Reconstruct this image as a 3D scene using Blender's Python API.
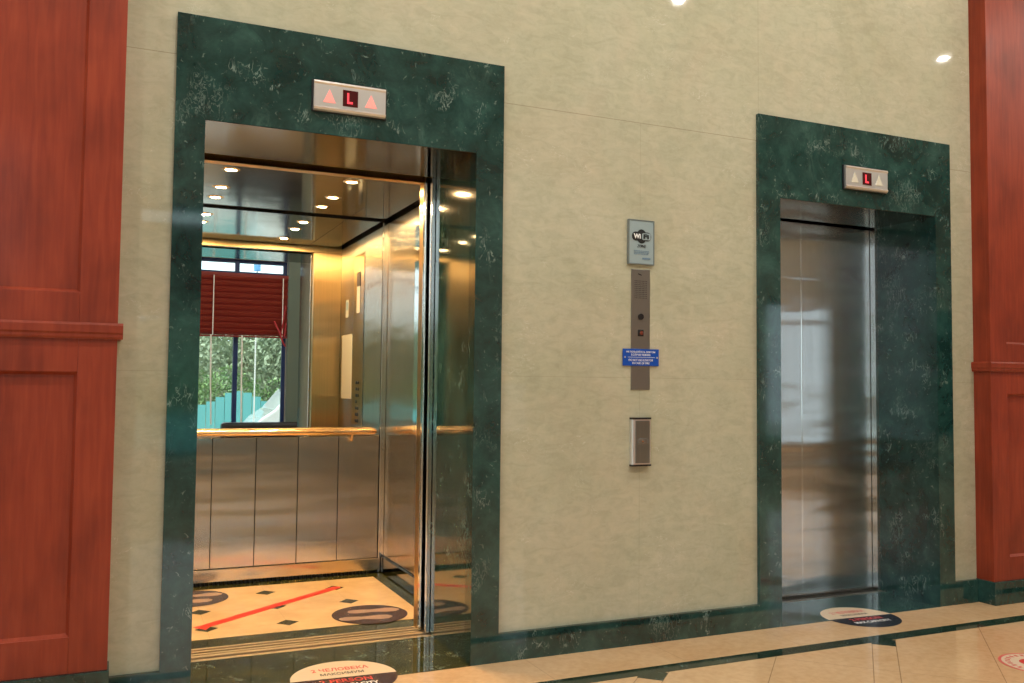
import bpy, bmesh, math, random
from mathutils import Vector, Matrix
random.seed(7)
S = bpy.context.scene
COL = S.collection
for o in list(bpy.data.objects): bpy.data.objects.remove(o)

# ---------------------------------------------------------------- camera
F_PX, YAW, PITCH, ROLL = 899.776, 0.4189, 0.0486, 0.0101
CAM = Vector((-0.1857, -3.4417, 1.1362))
cd = bpy.data.cameras.new('camera'); cam = bpy.data.objects.new('camera', cd); COL.objects.link(cam)
cd.sensor_fit = 'HORIZONTAL'; cd.sensor_width = 36.0; cd.lens = F_PX * 36.0 / 1024.0
cd.clip_start = 0.05; cd.clip_end = 200
Fv = Vector((math.sin(YAW)*math.cos(PITCH), math.cos(YAW)*math.cos(PITCH), math.sin(PITCH)))
R0 = Vector((math.cos(YAW), -math.sin(YAW), 0)); U0 = R0.cross(Fv)
Rv = math.cos(ROLL)*R0 + math.sin(ROLL)*U0; Uv = -math.sin(ROLL)*R0 + math.cos(ROLL)*U0
M = Matrix(((Rv.x, Uv.x, -Fv.x, CAM.x), (Rv.y, Uv.y, -Fv.y, CAM.y), (Rv.z, Uv.z, -Fv.z, CAM.z), (0, 0, 0, 1)))
cam.matrix_world = M
S.camera = cam

# ---------------------------------------------------------------- view, world, sun
S.view_settings.view_transform = 'Standard'; S.view_settings.look = 'None'
S.view_settings.gamma = 1.0; S.view_settings.use_curve_mapping = False
S.view_settings.exposure = 0.0
S.cycles.max_bounces = 14; S.cycles.glossy_bounces = 10; S.cycles.diffuse_bounces = 5
S.cycles.transparent_max_bounces = 16; S.cycles.transmission_bounces = 8
S.cycles.sample_clamp_indirect = 12.0; S.cycles.blur_glossy = 0.0
S.cycles.use_denoising = True
SKY = 2.7
w = bpy.data.worlds.new('sky'); S.world = w; w.use_nodes = True
bg = w.node_tree.nodes['Background']; bg.inputs[0].default_value = (0.80, 0.91, 1.0, 1); bg.inputs[1].default_value = SKY
ld = bpy.data.lights.new('sun', 'SUN'); ld.energy = 3.0; ld.angle = 0.03; ld.color = (1, .95, .85)
sun = bpy.data.objects.new('sun', ld); COL.objects.link(sun)
sun.rotation_euler = Vector((0.25, -0.5, -1.0)).to_track_quat('-Z', 'Y').to_euler(); sun.location = (0, 8, 12)
LOBBY_W, CAR_W = 27.5, 10.5          # watts of one lobby downlight, of one car downlight
LOBBY_LAMPS = [(x, y) for y in (-1.3, -2.75) for x in (-1.7, .4, 2.3, 4.1, 7.2, 9.4)]

# ---------------------------------------------------------------- helpers
def box(bm, x0, x1, y0, y1, z0, z1):
    if x0 > x1: x0, x1 = x1, x0
    if y0 > y1: y0, y1 = y1, y0
    if z0 > z1: z0, z1 = z1, z0
    v = [bm.verts.new(p) for p in ((x0,y0,z0),(x1,y0,z0),(x1,y1,z0),(x0,y1,z0),(x0,y0,z1),(x1,y0,z1),(x1,y1,z1),(x0,y1,z1))]
    for f in ((0,3,2,1),(4,5,6,7),(0,1,5,4),(1,2,6,5),(2,3,7,6),(3,0,4,7)):
        bm.faces.new([v[i] for i in f])
def prism(bm, pts, axis, a, b):
    """extrude a 2-D outline along axis ('x','y','z') from a to b"""
    def P(p, t):
        return {'x': (t, p[0], p[1]), 'y': (p[0], t, p[1]), 'z': (p[0], p[1], t)}[axis]
    A = [bm.verts.new(P(p, a)) for p in pts]; B = [bm.verts.new(P(p, b)) for p in pts]
    n = len(pts)
    bm.faces.new(A[::-1]); bm.faces.new(B)
    for i in range(n): bm.faces.new((A[i], A[(i+1) % n], B[(i+1) % n], B[i]))
def disc(cx, cy, r, n=48, rx=None): return [(cx + (rx or r)*math.cos(2*math.pi*i/n), cy + r*math.sin(2*math.pi*i/n)) for i in range(n)]
def tube(bm, pts, r, n=12):
    rings = []
    pts = [Vector(p) for p in pts]
    for i, p in enumerate(pts):
        d = (pts[min(i+1, len(pts)-1)] - pts[max(i-1, 0)]).normalized()
        a = d.orthogonal().normalized() if not rings else (prev_a - d*prev_a.dot(d)).normalized()
        prev_a = a; b = d.cross(a)
        rr = r[i] if isinstance(r, (list, tuple)) else r
        rings.append([bm.verts.new(p + rr*(math.cos(t)*a + math.sin(t)*b)) for t in [2*math.pi*k/n for k in range(n)]])
    for A, B in zip(rings, rings[1:]):
        for k in range(n): bm.faces.new((A[k], A[(k+1) % n], B[(k+1) % n], B[k]))
    bm.faces.new(rings[0][::-1]); bm.faces.new(rings[-1])
def new(): return bmesh.new()
def obj(name, bm, mat, parent=None, bevel=0, smooth=False, seg=2):
    bmesh.ops.recalc_face_normals(bm, faces=bm.faces[:])
    if parent is not None:
        o0 = origin(parent)
        for v in bm.verts: v.co -= o0
    me = bpy.data.meshes.new(name); bm.to_mesh(me); bm.free()
    o = bpy.data.objects.new(name, me); COL.objects.link(o)
    if mat: me.materials.append(mat)
    if parent is not None: o.parent = parent
    if smooth:
        for p in me.polygons: p.use_smooth = True
    if bevel:
        m = o.modifiers.new('bevel', 'BEVEL'); m.width = bevel; m.segments = seg; m.limit_method = 'ANGLE'
    return o
def origin(o):
    v = Vector(o.location)
    while o.parent: o = o.parent; v += o.location
    return v
def thing(name, label, cat, loc=(0, 0, 0), group=None):
    o = bpy.data.objects.new(name, None); COL.objects.link(o); o.location = loc; o.empty_display_size = .1
    return tag(o, label, cat, group)
def tag(o, label, cat, group=None, kind=None):
    o['label'] = label; o['category'] = cat
    if group: o['group'] = group
    if kind: o['kind'] = kind
    return o
def struct(name, bm, mat, parent=None, bevel=0):
    o = obj(name, bm, mat, parent, bevel)
    if parent is None: o['kind'] = 'structure'
    return o
def centre_origin(o):
    """move a top-level mesh's origin to the bottom centre of its shape"""
    me = o.data; xs = [v.co for v in me.vertices]
    lo = Vector([min(v[i] for v in xs) for i in range(3)]); hi = Vector([max(v[i] for v in xs) for i in range(3)])
    c = Vector(((lo.x+hi.x)/2, (lo.y+hi.y)/2, lo.z))
    for v in me.vertices: v.co -= c
    o.location = c
    return o
def text(name, body, size, mat, parent, pos, normal='-y', depth=0.0008, width=None, height=None, shear=0, bold=0.0, rot=0):
    """flat lettering centred on pos; normal '-y' stands on a wall facing the lobby, 'z' lies on the floor, '-x' faces left"""
    c = bpy.data.curves.new(name, 'FONT'); c.body = body; c.size = size; c.align_x = 'CENTER'; c.align_y = 'CENTER'
    c.extrude = depth; c.shear = shear; c.offset = bold; c.resolution_u = 3
    t = bpy.data.objects.new('tmp', c); COL.objects.link(t)
    dg = bpy.context.evaluated_depsgraph_get()
    me = bpy.data.meshes.new_from_object(t.evaluated_get(dg))
    bpy.data.objects.remove(t)
    xs = [v.co.x for v in me.vertices]; ys = [v.co.y for v in me.vertices]
    if xs:
        cx, cy = (min(xs)+max(xs))/2, (min(ys)+max(ys))/2
        sx = width/(max(xs)-min(xs)) if width else 1; sy = height/(max(ys)-min(ys)) if height else (sx if width else 1)
        if not height: sy = min(sy, 1.6*sx)
        o0 = origin(parent) if parent else Vector()
        cr, sr = math.cos(rot), math.sin(rot)
        for v in me.vertices:
            a, b, d = (v.co.x-cx)*sx, (v.co.y-cy)*sy, v.co.z
            a, b = a*cr-b*sr, a*sr+b*cr
            q = {'-y': (a, -d, b), 'z': (a, b, d), '-x': (-d, -a, b)}[normal]
            v.co = Vector(q) + Vector(pos) - o0
    me.materials.clear(); me.materials.append(mat)
    o = bpy.data.objects.new(name, me); COL.objects.link(o); o.parent = parent
    return o

# ---------------------------------------------------------------- materials
def mat(name):
    m = bpy.data.materials.new(name); m.use_nodes = True
    return m, m.node_tree, m.node_tree.nodes['Principled BSDF']
def plain(name, col, rough=.5, metal=0, coat=0, emit=None, estr=0, ior=1.5):
    m, nt, b = mat(name)
    b.inputs['Base Color'].default_value = (*col, 1); b.inputs['Roughness'].default_value = rough
    b.inputs['Metallic'].default_value = metal; b.inputs['Coat Weight'].default_value = coat; b.inputs['IOR'].default_value = ior
    if emit: b.inputs['Emission Color'].default_value = (*emit, 1); b.inputs['Emission Strength'].default_value = estr
    return m
def N(nt, t, **k):
    n = nt.nodes.new(t)
    for a, v in k.items():
        if a in n.inputs: n.inputs[a].default_value = v
        else: setattr(n, a, v)
    return n
def coords(nt, scale=(1, 1, 1), rot=(0, 0, 0)):
    g = N(nt, 'ShaderNodeNewGeometry'); mp = N(nt, 'ShaderNodeMapping')
    mp.inputs['Scale'].default_value = scale; mp.inputs['Rotation'].default_value = rot
    nt.links.new(g.outputs['Position'], mp.inputs['Vector'])
    return mp.outputs[0]
def ramp(nt, fac, stops):
    r = N(nt, 'ShaderNodeValToRGB'); e = r.color_ramp.elements
    while len(e) > 1: e.remove(e[-1])
    e[0].position = stops[0][0]; e[0].color = (*stops[0][1], 1)
    for p, c in stops[1:]:
        x = e.new(p); x.color = (*c, 1)
    nt.links.new(fac, r.inputs[0])
    return r.outputs[0]
def mix(nt, fac, a, b, mode='MIX'):
    m = N(nt, 'ShaderNodeMix', data_type='RGBA', blend_type=mode)
    for i, v in ((0, fac), (6, a), (7, b)):
        if isinstance(v, (int, float)): m.inputs[i].default_value = v
        elif isinstance(v, tuple): m.inputs[i].default_value = (*v, 1)
        else: nt.links.new(v, m.inputs[i])
    return m.outputs[2]
def noise(nt, vec, scale, detail=6, rough=.6, dist=0):
    n = N(nt, 'ShaderNodeTexNoise'); n.inputs['Scale'].default_value = scale; n.inputs['Detail'].default_value = detail
    n.inputs['Roughness'].default_value = rough; n.inputs['Distortion'].default_value = dist
    nt.links.new(vec, n.inputs['Vector']); return n.outputs[0]
def math_(nt, op, a, b=0.0, c=None):
    m = N(nt, 'ShaderNodeMath', operation=op)
    for i, v in enumerate((a, b) if c is None else (a, b, c)):
        if isinstance(v, (int, float)): m.inputs[i].default_value = v
        else: nt.links.new(v, m.inputs[i])
    return m.outputs[0]
def bump(nt, h, strength, dist=0.01):
    b = N(nt, 'ShaderNodeBump'); b.inputs['Strength'].default_value = strength; b.inputs['Distance'].default_value = dist
    nt.links.new(h, b.inputs['Height']); return b.outputs[0]
def xyz(nt):
    g = N(nt, 'ShaderNodeNewGeometry'); s = N(nt, 'ShaderNodeSeparateXYZ'); nt.links.new(g.outputs['Position'], s.inputs[0]); return s.outputs
def line_mask(nt, v, at, half):
    """1 where |v-at| < half"""
    d = math_(nt, 'ABSOLUTE', math_(nt, 'SUBTRACT', v, at)); return math_(nt, 'LESS_THAN', d, half)

def make_green_marble(name='green_marble', tint=1.0, ior=1.65):
    m, nt, b = mat(name); v = coords(nt, (1, 1, 1))
    base = ramp(nt, noise(nt, v, 3.2, 8, .65, .6), [(.3, (.006, .024, .022)), (.5, (.013, .050, .045)), (.68, (.028, .082, .074)), (.8, (.048, .12, .105))])
    if tint == 'warm_lit': base = mix(nt, 1.0, base, (3.2, .95, .30), 'MULTIPLY')  # warm lamplight multiplied into the green stone colour
    if tint == 'dark': base = mix(nt, 1.0, base, (.9, .55, .35), 'MULTIPLY')
    # cloudy patches, soft diagonal streaks and small broken calcite flecks
    mid = noise(nt, v, 9, 7, .7, .8)
    base = mix(nt, 1.0, base, ramp(nt, mid, [(.32, (.55, .57, .57)), (.5, (.90, .90, .90)), (.68, (1.35, 1.28, 1.25))]), 'MULTIPLY')
    v2 = coords(nt, (1.0, 1.0, .45), (.0, .75, .3))
    st = ramp(nt, noise(nt, v2, 7, 6, .65, 1.0), [(.60, (0, 0, 0)), (.74, (1, 1, 1))])
    base = mix(nt, math_(nt, 'MULTIPLY', st, .35), base, (.095, .19, .165))
    def lines(sc, w, gate_sc, gate_at, k):
        n1 = noise(nt, v2, sc, 4, .55, 1.2); r1 = math_(nt, 'ABSOLUTE', math_(nt, 'SUBTRACT', n1, .5))
        soft = ramp(nt, r1, [(.0, (1, 1, 1)), (w, (0, 0, 0))])
        gate = ramp(nt, noise(nt, v, gate_sc, 3, .5, .3), [(gate_at, (0, 0, 0)), (gate_at+.06, (1, 1, 1))])
        return math_(nt, 'MULTIPLY', math_(nt, 'MULTIPLY', soft, gate), k)
    veins = math_(nt, 'MAXIMUM', lines(24, .020, 8, .585, .62), lines(46, .03, 4, .57, .30))
    sp = ramp(nt, noise(nt, v, 48, 3, .5, .8), [(.66, (0, 0, 0)), (.74, (1, 1, 1))])
    veins = math_(nt, 'MAXIMUM', veins, math_(nt, 'MULTIPLY', sp, .35))
    nt.links.new(mix(nt, veins, base, (.30, .40, .36)), b.inputs['Base Color'])
    b.inputs['Roughness'].default_value = .06; b.inputs['IOR'].default_value = ior
    return m
GREEN = make_green_marble()
GREEN_WARMLIT = make_green_marble('warm_lit_green_marble', 'warm_lit', 1.45)  # green marble again, with the car's warm lamplight put into its colour
GREEN_WAXED = make_green_marble('high_polish_green_marble', 1.0, 2.3)
def make_wall():
    m, nt, b = mat('cream_limestone'); v = coords(nt, (1, 1, 1)); X = xyz(nt)
    c = ramp(nt, noise(nt, v, 1.5, 9, .62, .5), [(.3, (.41, .40, .28)), (.5, (.455, .445, .325)), (.7, (.50, .48, .36))])
    f = ramp(nt, noise(nt, v, 22, 6, .7, .3), [(.38, (.94, .94, .93)), (.52, (1, 1, 1)), (.7, (1.03, 1.03, 1.03))])
    c = mix(nt, 1.0, c, f, 'MULTIPLY')
    warm = ramp(nt, noise(nt, v, 2.6, 5, .6, .8), [(.45, (0, 0, 0)), (.7, (1, 1, 1))])
    c = mix(nt, math_(nt, 'MULTIPLY', warm, .35), c, (.53, .45, .33))
    di = ramp(nt, noise(nt, coords(nt, (1, 1, 2.4), (0, .6, 0)), 11, 6, .65, .9), [(.38, (.93, .93, .92)), (.5, (1, 1, 1)), (.66, (1.07, 1.06, 1.05))])
    c = mix(nt, 1.0, c, di, 'MULTIPLY')
    n1 = noise(nt, coords(nt, (1, 1, 2.0), (0, .5, 0)), 9, 4, .5, 1.5)
    vein = math_(nt, 'MULTIPLY', math_(nt, 'LESS_THAN', math_(nt, 'ABSOLUTE', math_(nt, 'SUBTRACT', n1, .5)), .004), math_(nt, 'GREATER_THAN', noise(nt, v, 4, 2), .58))
    c = mix(nt, math_(nt, 'MULTIPLY', vein, .35), c, (.75, .72, .6))
    # tight joints between the stone slabs
    j = math_(nt, 'MAXIMUM', line_mask(nt, X[2], 2.335, .0016), math_(nt, 'MULTIPLY', line_mask(nt, X[2], 1.175, .0012), .45))
    vj = math_(nt, 'MULTIPLY', math_(nt, 'MULTIPLY', line_mask(nt, X[0], 1.985, .0012), .45), math_(nt, 'LESS_THAN', X[2], 2.335))
    vk = math_(nt, 'MULTIPLY', math_(nt, 'MULTIPLY', line_mask(nt, X[0], 2.655, .0013), .6), math_(nt, 'GREATER_THAN', X[2], 2.335))
    j = math_(nt, 'MAXIMUM', j, math_(nt, 'MAXIMUM', vj, vk))
    c = mix(nt, math_(nt, 'MULTIPLY', j, .45), c, (.16, .13, .08))
    nt.links.new(c, b.inputs['Base Color'])
    b.inputs['Roughness'].default_value = .03; b.inputs['IOR'].default_value = 1.42
    return m
WALL = make_wall()
def make_floor():
    m, nt, b = mat('polished_beige_floor_tile'); v = coords(nt); X = xyz(nt)
    c = ramp(nt, noise(nt, v, 2.2, 8, .6, .4), [(.3, (.58, .35, .17)), (.5, (.65, .42, .22)), (.7, (.70, .48, .28))])
    c = mix(nt, .25, c, ramp(nt, noise(nt, v, 30, 5, .6), [(.35, (.42, .28, .15)), (.6, (.68, .50, .32))]))
    u = math_(nt, 'SUBTRACT', math_(nt, 'SUBTRACT', X[0], X[1]), 3.4)
    f = math_(nt, 'MULTIPLY', math_(nt, 'ABSOLUTE', math_(nt, 'SUBTRACT', math_(nt, 'FRACT', math_(nt, 'ADD', math_(nt, 'DIVIDE', u, 1.22), 100.5)), .5)), 1.22)
    l1 = math_(nt, 'MAXIMUM', line_mask(nt, f, .07, .003), math_(nt, 'GREATER_THAN', f, .6075))
    u2 = math_(nt, 'SUBTRACT', math_(nt, 'ADD', X[0], X[1]), 2.64)
    f2 = math_(nt, 'MULTIPLY', math_(nt, 'ABSOLUTE', math_(nt, 'SUBTRACT', math_(nt, 'FRACT', math_(nt, 'ADD', math_(nt, 'DIVIDE', u2, 1.22), 100.5)), .5)), 1.22)
    l2 = math_(nt, 'GREATER_THAN', f2, .6085)
    fld = math_(nt, 'MULTIPLY', math_(nt, 'MAXIMUM', l1, l2), math_(nt, 'LESS_THAN', X[1], -.36))
    bx = math_(nt, 'ABSOLUTE', math_(nt, 'SUBTRACT', math_(nt, 'FRACT', math_(nt, 'ADD', math_(nt, 'DIVIDE', math_(nt, 'SUBTRACT', X[0], 1.42), .61), 100.5)), .5))
    l3 = math_(nt, 'MULTIPLY', math_(nt, 'LESS_THAN', bx, .0035), math_(nt, 'GREATER_THAN', X[1], -.30))
    j = math_(nt, 'MAXIMUM', fld, math_(nt, 'MULTIPLY', l3, .4))
    c = mix(nt, math_(nt, 'MULTIPLY', j, .6), c, (.17, .10, .05))
    nt.links.new(c, b.inputs['Base Color']); b.inputs['Roughness'].default_value = .06; b.inputs['IOR'].default_value = 1.5
    return m
FLOOR = make_floor()
def make_wood():
    m, nt, b = mat('cherry_wood')
    g = noise(nt, coords(nt, (14, 14, 1.1)), 4, 6, .5, .4)
    c = ramp(nt, g, [(.3, (.225, .030, .012)), (.5, (.262, .037, .014)), (.7, (.30, .047, .018))])
    blot = ramp(nt, noise(nt, coords(nt, (1.4, 1.4, 1)), 3.5, 3, .5), [(.35, (.74, .70, .70)), (.6, (1.08, 1.08, 1.08))])
    nt.links.new(mix(nt, .8, c, blot, 'MULTIPLY'), b.inputs['Base Color'])
    b.inputs['Roughness'].default_value = .4; b.inputs['Coat Weight'].default_value = .12; b.inputs['IOR'].default_value = 1.38; b.inputs['Coat Roughness'].default_value = .12
    return m
WOOD = make_wood()
def make_steel(name, col, rough, wave=0.0, aniso=0.0, fine=0.0, wscale=(3, 3, 7)):
    m, nt, b = mat(name)
    b.inputs['Base Color'].default_value = (*col, 1); b.inputs['Metallic'].default_value = 1; b.inputs['Roughness'].default_value = rough
    if aniso:
        b.inputs['Anisotropic'].default_value = aniso
        t = N(nt, 'ShaderNodeTangent', direction_type='RADIAL', axis='Z'); nt.links.new(t.outputs[0], b.inputs['Tangent'])
        b.inputs['Anisotropic Rotation'].default_value = 0.0
    nrm = None
    if wave:
        h = noise(nt, coords(nt, wscale), 1.0, 2, .4, .2); nrm = bump(nt, h, 1.0, wave)
    if fine:
        g = noise(nt, coords(nt, (160, 160, 2.0)), 1, 3, .6)
        nt.links.new(ramp(nt, g, [(.3, tuple(x*.94 for x in col)), (.7, tuple(min(1, x*1.04) for x in col))]), b.inputs['Base Color'])
    if nrm is not None: nt.links.new(nrm, b.inputs['Normal'])
    return m
STEEL = make_steel('brushed_steel_panel', (.66, .645, .61), .24, wave=.006, aniso=.97, fine=1, wscale=(.8, .8, 4.5))
GOLD_STEEL = make_steel('gold_toned_steel', (.82, .58, .30), .30, wave=.003, aniso=1.0, fine=1, wscale=(1.2, 1.2, 6))
STEEL_WALL = make_steel('polished_side_panel', (.74, .68, .58), .22, wave=.004, aniso=1.0, fine=1, wscale=(1.2, 1.2, 6))
DOOR_STEEL = make_steel('brushed_door_steel', (.70, .70, .69), .21, wave=.010, aniso=1.0, fine=1, wscale=(.9, .9, 4.5))
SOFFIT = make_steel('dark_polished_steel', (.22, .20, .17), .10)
CEIL_STEEL = make_steel('polished_ceiling_steel', (.60, .575, .54), .10, wave=.0015)
CHROME = plain('chrome_edge', (.80, .78, .75), .12, 1)
BRASS = plain('satin_gold_metal', (.90, .70, .45), .25, 1)
SILLM = plain('pale_gold_sill', (.72, .60, .42), .38, .8)
MIRROR = plain('mirror_glass', (.88, .92, .90), 0.0, 1)
DARK = plain('black_gap', (.012, .011, .010), .7)
PLATE = plain('anodised_faceplate', (.27, .26, .24), .35, .8)
ALU = plain('bright_aluminium', (.80, .80, .80), .3, .85)
BLUE = plain('blue_plastic_sign', (.004, .070, .42), .35)
WHITE = plain('white_print', (.80, .80, .80), .5)
BLACK = plain('black_plastic', (.012, .012, .014), .35)
RED = plain('red_vinyl', (.65, .035, .02), .4)
REDPRINT = plain('red_print', (.55, .03, .03), .5)
CREAM_V = plain('cream_vinyl', (.68, .55, .40), .35)
DARK_V = plain('dark_brown_vinyl', (.055, .030, .030), .25)
BLACK_V = plain('black_vinyl', (.02, .022, .035), .25)
MAUVE = plain('grey_footprint_print', (.30, .22, .19), .4)
PAPER = plain('pale_notice_plate', (.36, .37, .36), .45)
SIGNM = plain('pale_blue_grey_sign', (.29, .37, .39), .3)
SIGNEDGE = plain('grey_sign_edge', (.16, .19, .19), .4)
INK = plain('dark_print', (.008, .010, .010), .5)
BLUEINK = plain('blue_grey_print', (.13, .22, .32), .5)
LED = plain('lit_red_led', (.5, .02, .02), .5, emit=(1, .05, .08), estr=1.3)
LEDBACK = plain('dark_red_display', (.06, .002, .003), .25)
ARROW_ON = plain('lit_pink_arrow', (.8, .3, .26), .5, emit=(1, .22, .18), estr=.55)
ARROW_OFF = plain('pale_arrow', (.66, .62, .50), .5)
LAMP = plain('lit_lamp_lens', (1, .9, .7), .5, emit=(1, .74, .36), estr=30)
LAMP_L = plain('lit_lobby_lens', (1, 1, 1), .5, emit=(1, .93, .82), estr=5)
def make_glass():
    m, nt, b = mat('window_glass'); nt.nodes.remove(b)
    t = N(nt, 'ShaderNodeBsdfTransparent'); t.inputs[0].default_value = (.93, .97, .96, 1)
    g = N(nt, 'ShaderNodeBsdfGlossy'); g.inputs['Roughness'].default_value = 0
    fr = N(nt, 'ShaderNodeFresnel'); fr.inputs[0].default_value = 1.45
    x = N(nt, 'ShaderNodeMixShader')
    nt.links.new(fr.outputs[0], x.inputs[0]); nt.links.new(t.outputs[0], x.inputs[1]); nt.links.new(g.outputs[0], x.inputs[2])
    nt.links.new(x.outputs[0], nt.nodes['Material Output'].inputs[0]); return m
GLASS = make_glass()
NAVY = plain('navy_window_frame', (.01, .03, .12), .4)
BLUEF = plain('light_blue_cladding', (.16, .42, .80), .5)
BLIND = plain('red_blind_slat', (.21, .018, .012), .42)
CORD = plain('white_cord', (.85, .84, .8), .6)
PLASTER = plain('cream_plaster', (.50, .46, .37), .6)
CEILP = plain('white_ceiling_paint', (.72, .70, .64), .7)
LEATHER = plain('black_leather', (.015, .015, .017), .35)

# ================================================================ THE SETTING
LX0, LX1, LY, LZ = -3.6, 14.6, -6.0, 4.4
WY = 0.02                               # face of the lift wall
P1 = dict(x=0.0, W=1.2998, H=2.485, h=2.10, al=.1054, ar=.1227, d=.50)
P2 = dict(x=2.640, W=1.2914, H=2.462, h=2.062, al=.1307, ar=.1132, d=.40)
for p in (P1, P2): p['i0'] = p['x']+p['al']; p['i1'] = p['x']+p['W']-p['ar']

bm = new(); box(bm, LX0-.2, LX1+.2, LY-.25, WY+.02, -.12, 0); struct('floor', bm, FLOOR)
bm = new(); box(bm, LX0-.2, LX1+.2, LY-.25, WY+.40, LZ, LZ+.15); struct('ceiling', bm, CEILP)
yb = WY+.36
for a, b_, c, d in [(LX0-.2, P1['x'], -.1, LZ), (P1['x']+P1['W'], P2['x'], -.1, LZ), (P2['x']+P2['W'], LX1+.2, -.1, LZ)] + [(p['x'], p['x']+p['W'], p['H'], LZ) for p in (P1, P2)]:
    bm = new(); box(bm, a, b_, WY, yb, c, d); struct('wall_back', bm, WALL)
# lift shafts behind the wall
bm = new()
sx0, sx1, sy1 = -.6, 5.4, 2.6
box(bm, sx0-.1, sx1+.1, sy1, sy1+.1, -.4, 3.0); box(bm, sx0-.1, sx0, yb, sy1, -.4, 3.0); box(bm, sx1, sx1+.1, yb, sy1, -.4, 3.0)
box(bm, 2.2, 2.3, .72, sy1, -.4, 3.0)
box(bm, sx0-.1, sx1+.1, yb, sy1+.1, 3.0, 3.1); box(bm, sx0-.1, sx1+.1, .62, sy1+.1, -.5, -.4); box(bm, sx0-.1, sx1+.1, yb-.2, .62, -.5, -.12)
struct('wall_shaft', bm, DARK)

# window wall behind the camera, and the left end wall
WINS = [(-2.9, -.9, .45, 3.5), (.0, 2.13, .40, 2.90), (3.92, 4.34, .55, 1.95), (7.7, 13.6, .45, 2.3)]
bm = new(); x = LX0-.2
for a, b_, z0, z1 in WINS:
    box(bm, x, a, LY-.25, LY, 0, LZ); box(bm, a, b_, LY-.25, LY, 0, z0); box(bm, a, b_, LY-.25, LY, z1, LZ); x = b_
box(bm, x, LX1+.2, LY-.25, LY, 0, LZ)
struct('wall_front', bm, PLASTER)
bm = new(); ly0, ly1, lz0, lz1 = -5.0, -1.6, .4, 3.4
box(bm, LX0-.2, LX0, LY, ly0, 0, LZ); box(bm, LX0-.2, LX0, ly1, WY, 0, LZ); box(bm, LX0-.2, LX0, ly0, ly1, 0, lz0); box(bm, LX0-.2, LX0, ly0, ly1, lz1, LZ)
struct('wall_left', bm, PLASTER)
bm = new(); box(bm, LX1, LX1+.2, LY, WY, 0, LZ); struct('wall_right', bm, PLASTER)
def window(n, a, b_, z0, z1, mull, trans, axis='x', at=LY-.12):
    fr = new(); t = .05
    def bb(u0, u1, w0, w1, d=.03):
        if axis == 'x': box(fr, u0, u1, at-d, at+d, w0, w1)
        else: box(fr, at-d, at+d, u0, u1, w0, w1)
    bb(a, a+t, z0, z1); bb(b_-t, b_, z0, z1); bb(a+t, b_-t, z0, z0+t); bb(a+t, b_-t, z1-t, z1)
    for u in mull: bb(u-.03, u+.03, z0+t, z1-t, .05)
    for u in trans: bb(a+t, b_-t, u-.025, u+.025, .04)
    o = struct('window_%d' % n, fr, NAVY)
    g = new()
    if axis == 'x': box(g, a+t, b_-t, at-.004, at+.004, z0+t, z1-t)
    else: box(g, at-.004, at+.004, a+t, b_-t, z0+t, z1-t)
    obj('glass_pane', g, GLASS, o)
    # daylight comes in here: a portal tells the renderer where the opening is
    L = bpy.data.lights.new('window_daylight', 'AREA'); L.shape = 'RECTANGLE'; L.size = b_-a; L.size_y = z1-z0; L.energy = 1
    L.cycles.is_portal = True
    q = bpy.data.objects.new('window_daylight', L); COL.objects.link(q)
    if axis == 'x': q.location = ((a+b_)/2, LY-.26, (z0+z1)/2); q.rotation_euler = (math.radians(90), 0, 0); d = Vector((0, 1, 0))
    else: q.location = (LX0-.21, (a+b_)/2, (z0+z1)/2); d = Vector((1, 0, 0))
    q.rotation_euler = d.to_track_quat('-Z', 'Z').to_euler()
    return o
window(1, *WINS[0], [-1.9], [2.7]); window(2, *WINS[1], [1.43], [2.70]); window(3, *WINS[2], [], []); window(4, *WINS[3], [9.6, 11.6], [])
window(5, ly0, ly1, lz0, lz1, [-3.3], [], 'y', LX0-.1)
bm = new(); box(bm, 2.13, 2.62, LY, LY+.06, 0, 3.6); struct('trim_1', bm, plain('grey_green_jamb_reflection', (.11, .15, .125), .35))  # added strip, stands in for the marble jamb's reflection in the car mirror
bm = new(); box(bm, 4.5, 6.4, LY, LY+.04, 0, 2.4); struct('trim_2', bm, WOOD)

# marble skirting
for n, (a, b_, hh) in {'left': (-.169, .0, .115), 'middle': (P1['W'], P2['x'], .115), 'right': (P2['x']+P2['W'], 4.10, .12)}.items():
    bm = new()
    prism(bm, [(WY+.002, 0), (.0, 0), (.0, hh), (WY+.002, hh)], 'x', a, b_)
    o = struct('baseboard_' + n, bm, GREEN)

# floor inlays: the dark band and the small diamonds
bm = new(); box(bm, -1.5, 8.0, -.365, -.285, -.01, .0008); INLAY = make_green_marble('dark_inlay_marble', 'dark', 1.45); struct('trim_3', bm, INLAY)
bm = new()
for k in range(-1, 4):
    cx, cy = 3.02+1.22*k, -.378
    prism(bm, [(cx-.072, cy), (cx, cy-.072), (cx+.072, cy), (cx, cy+.072)], 'z', -.01, .0012)
struct('trim_4', bm, INLAY)

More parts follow.
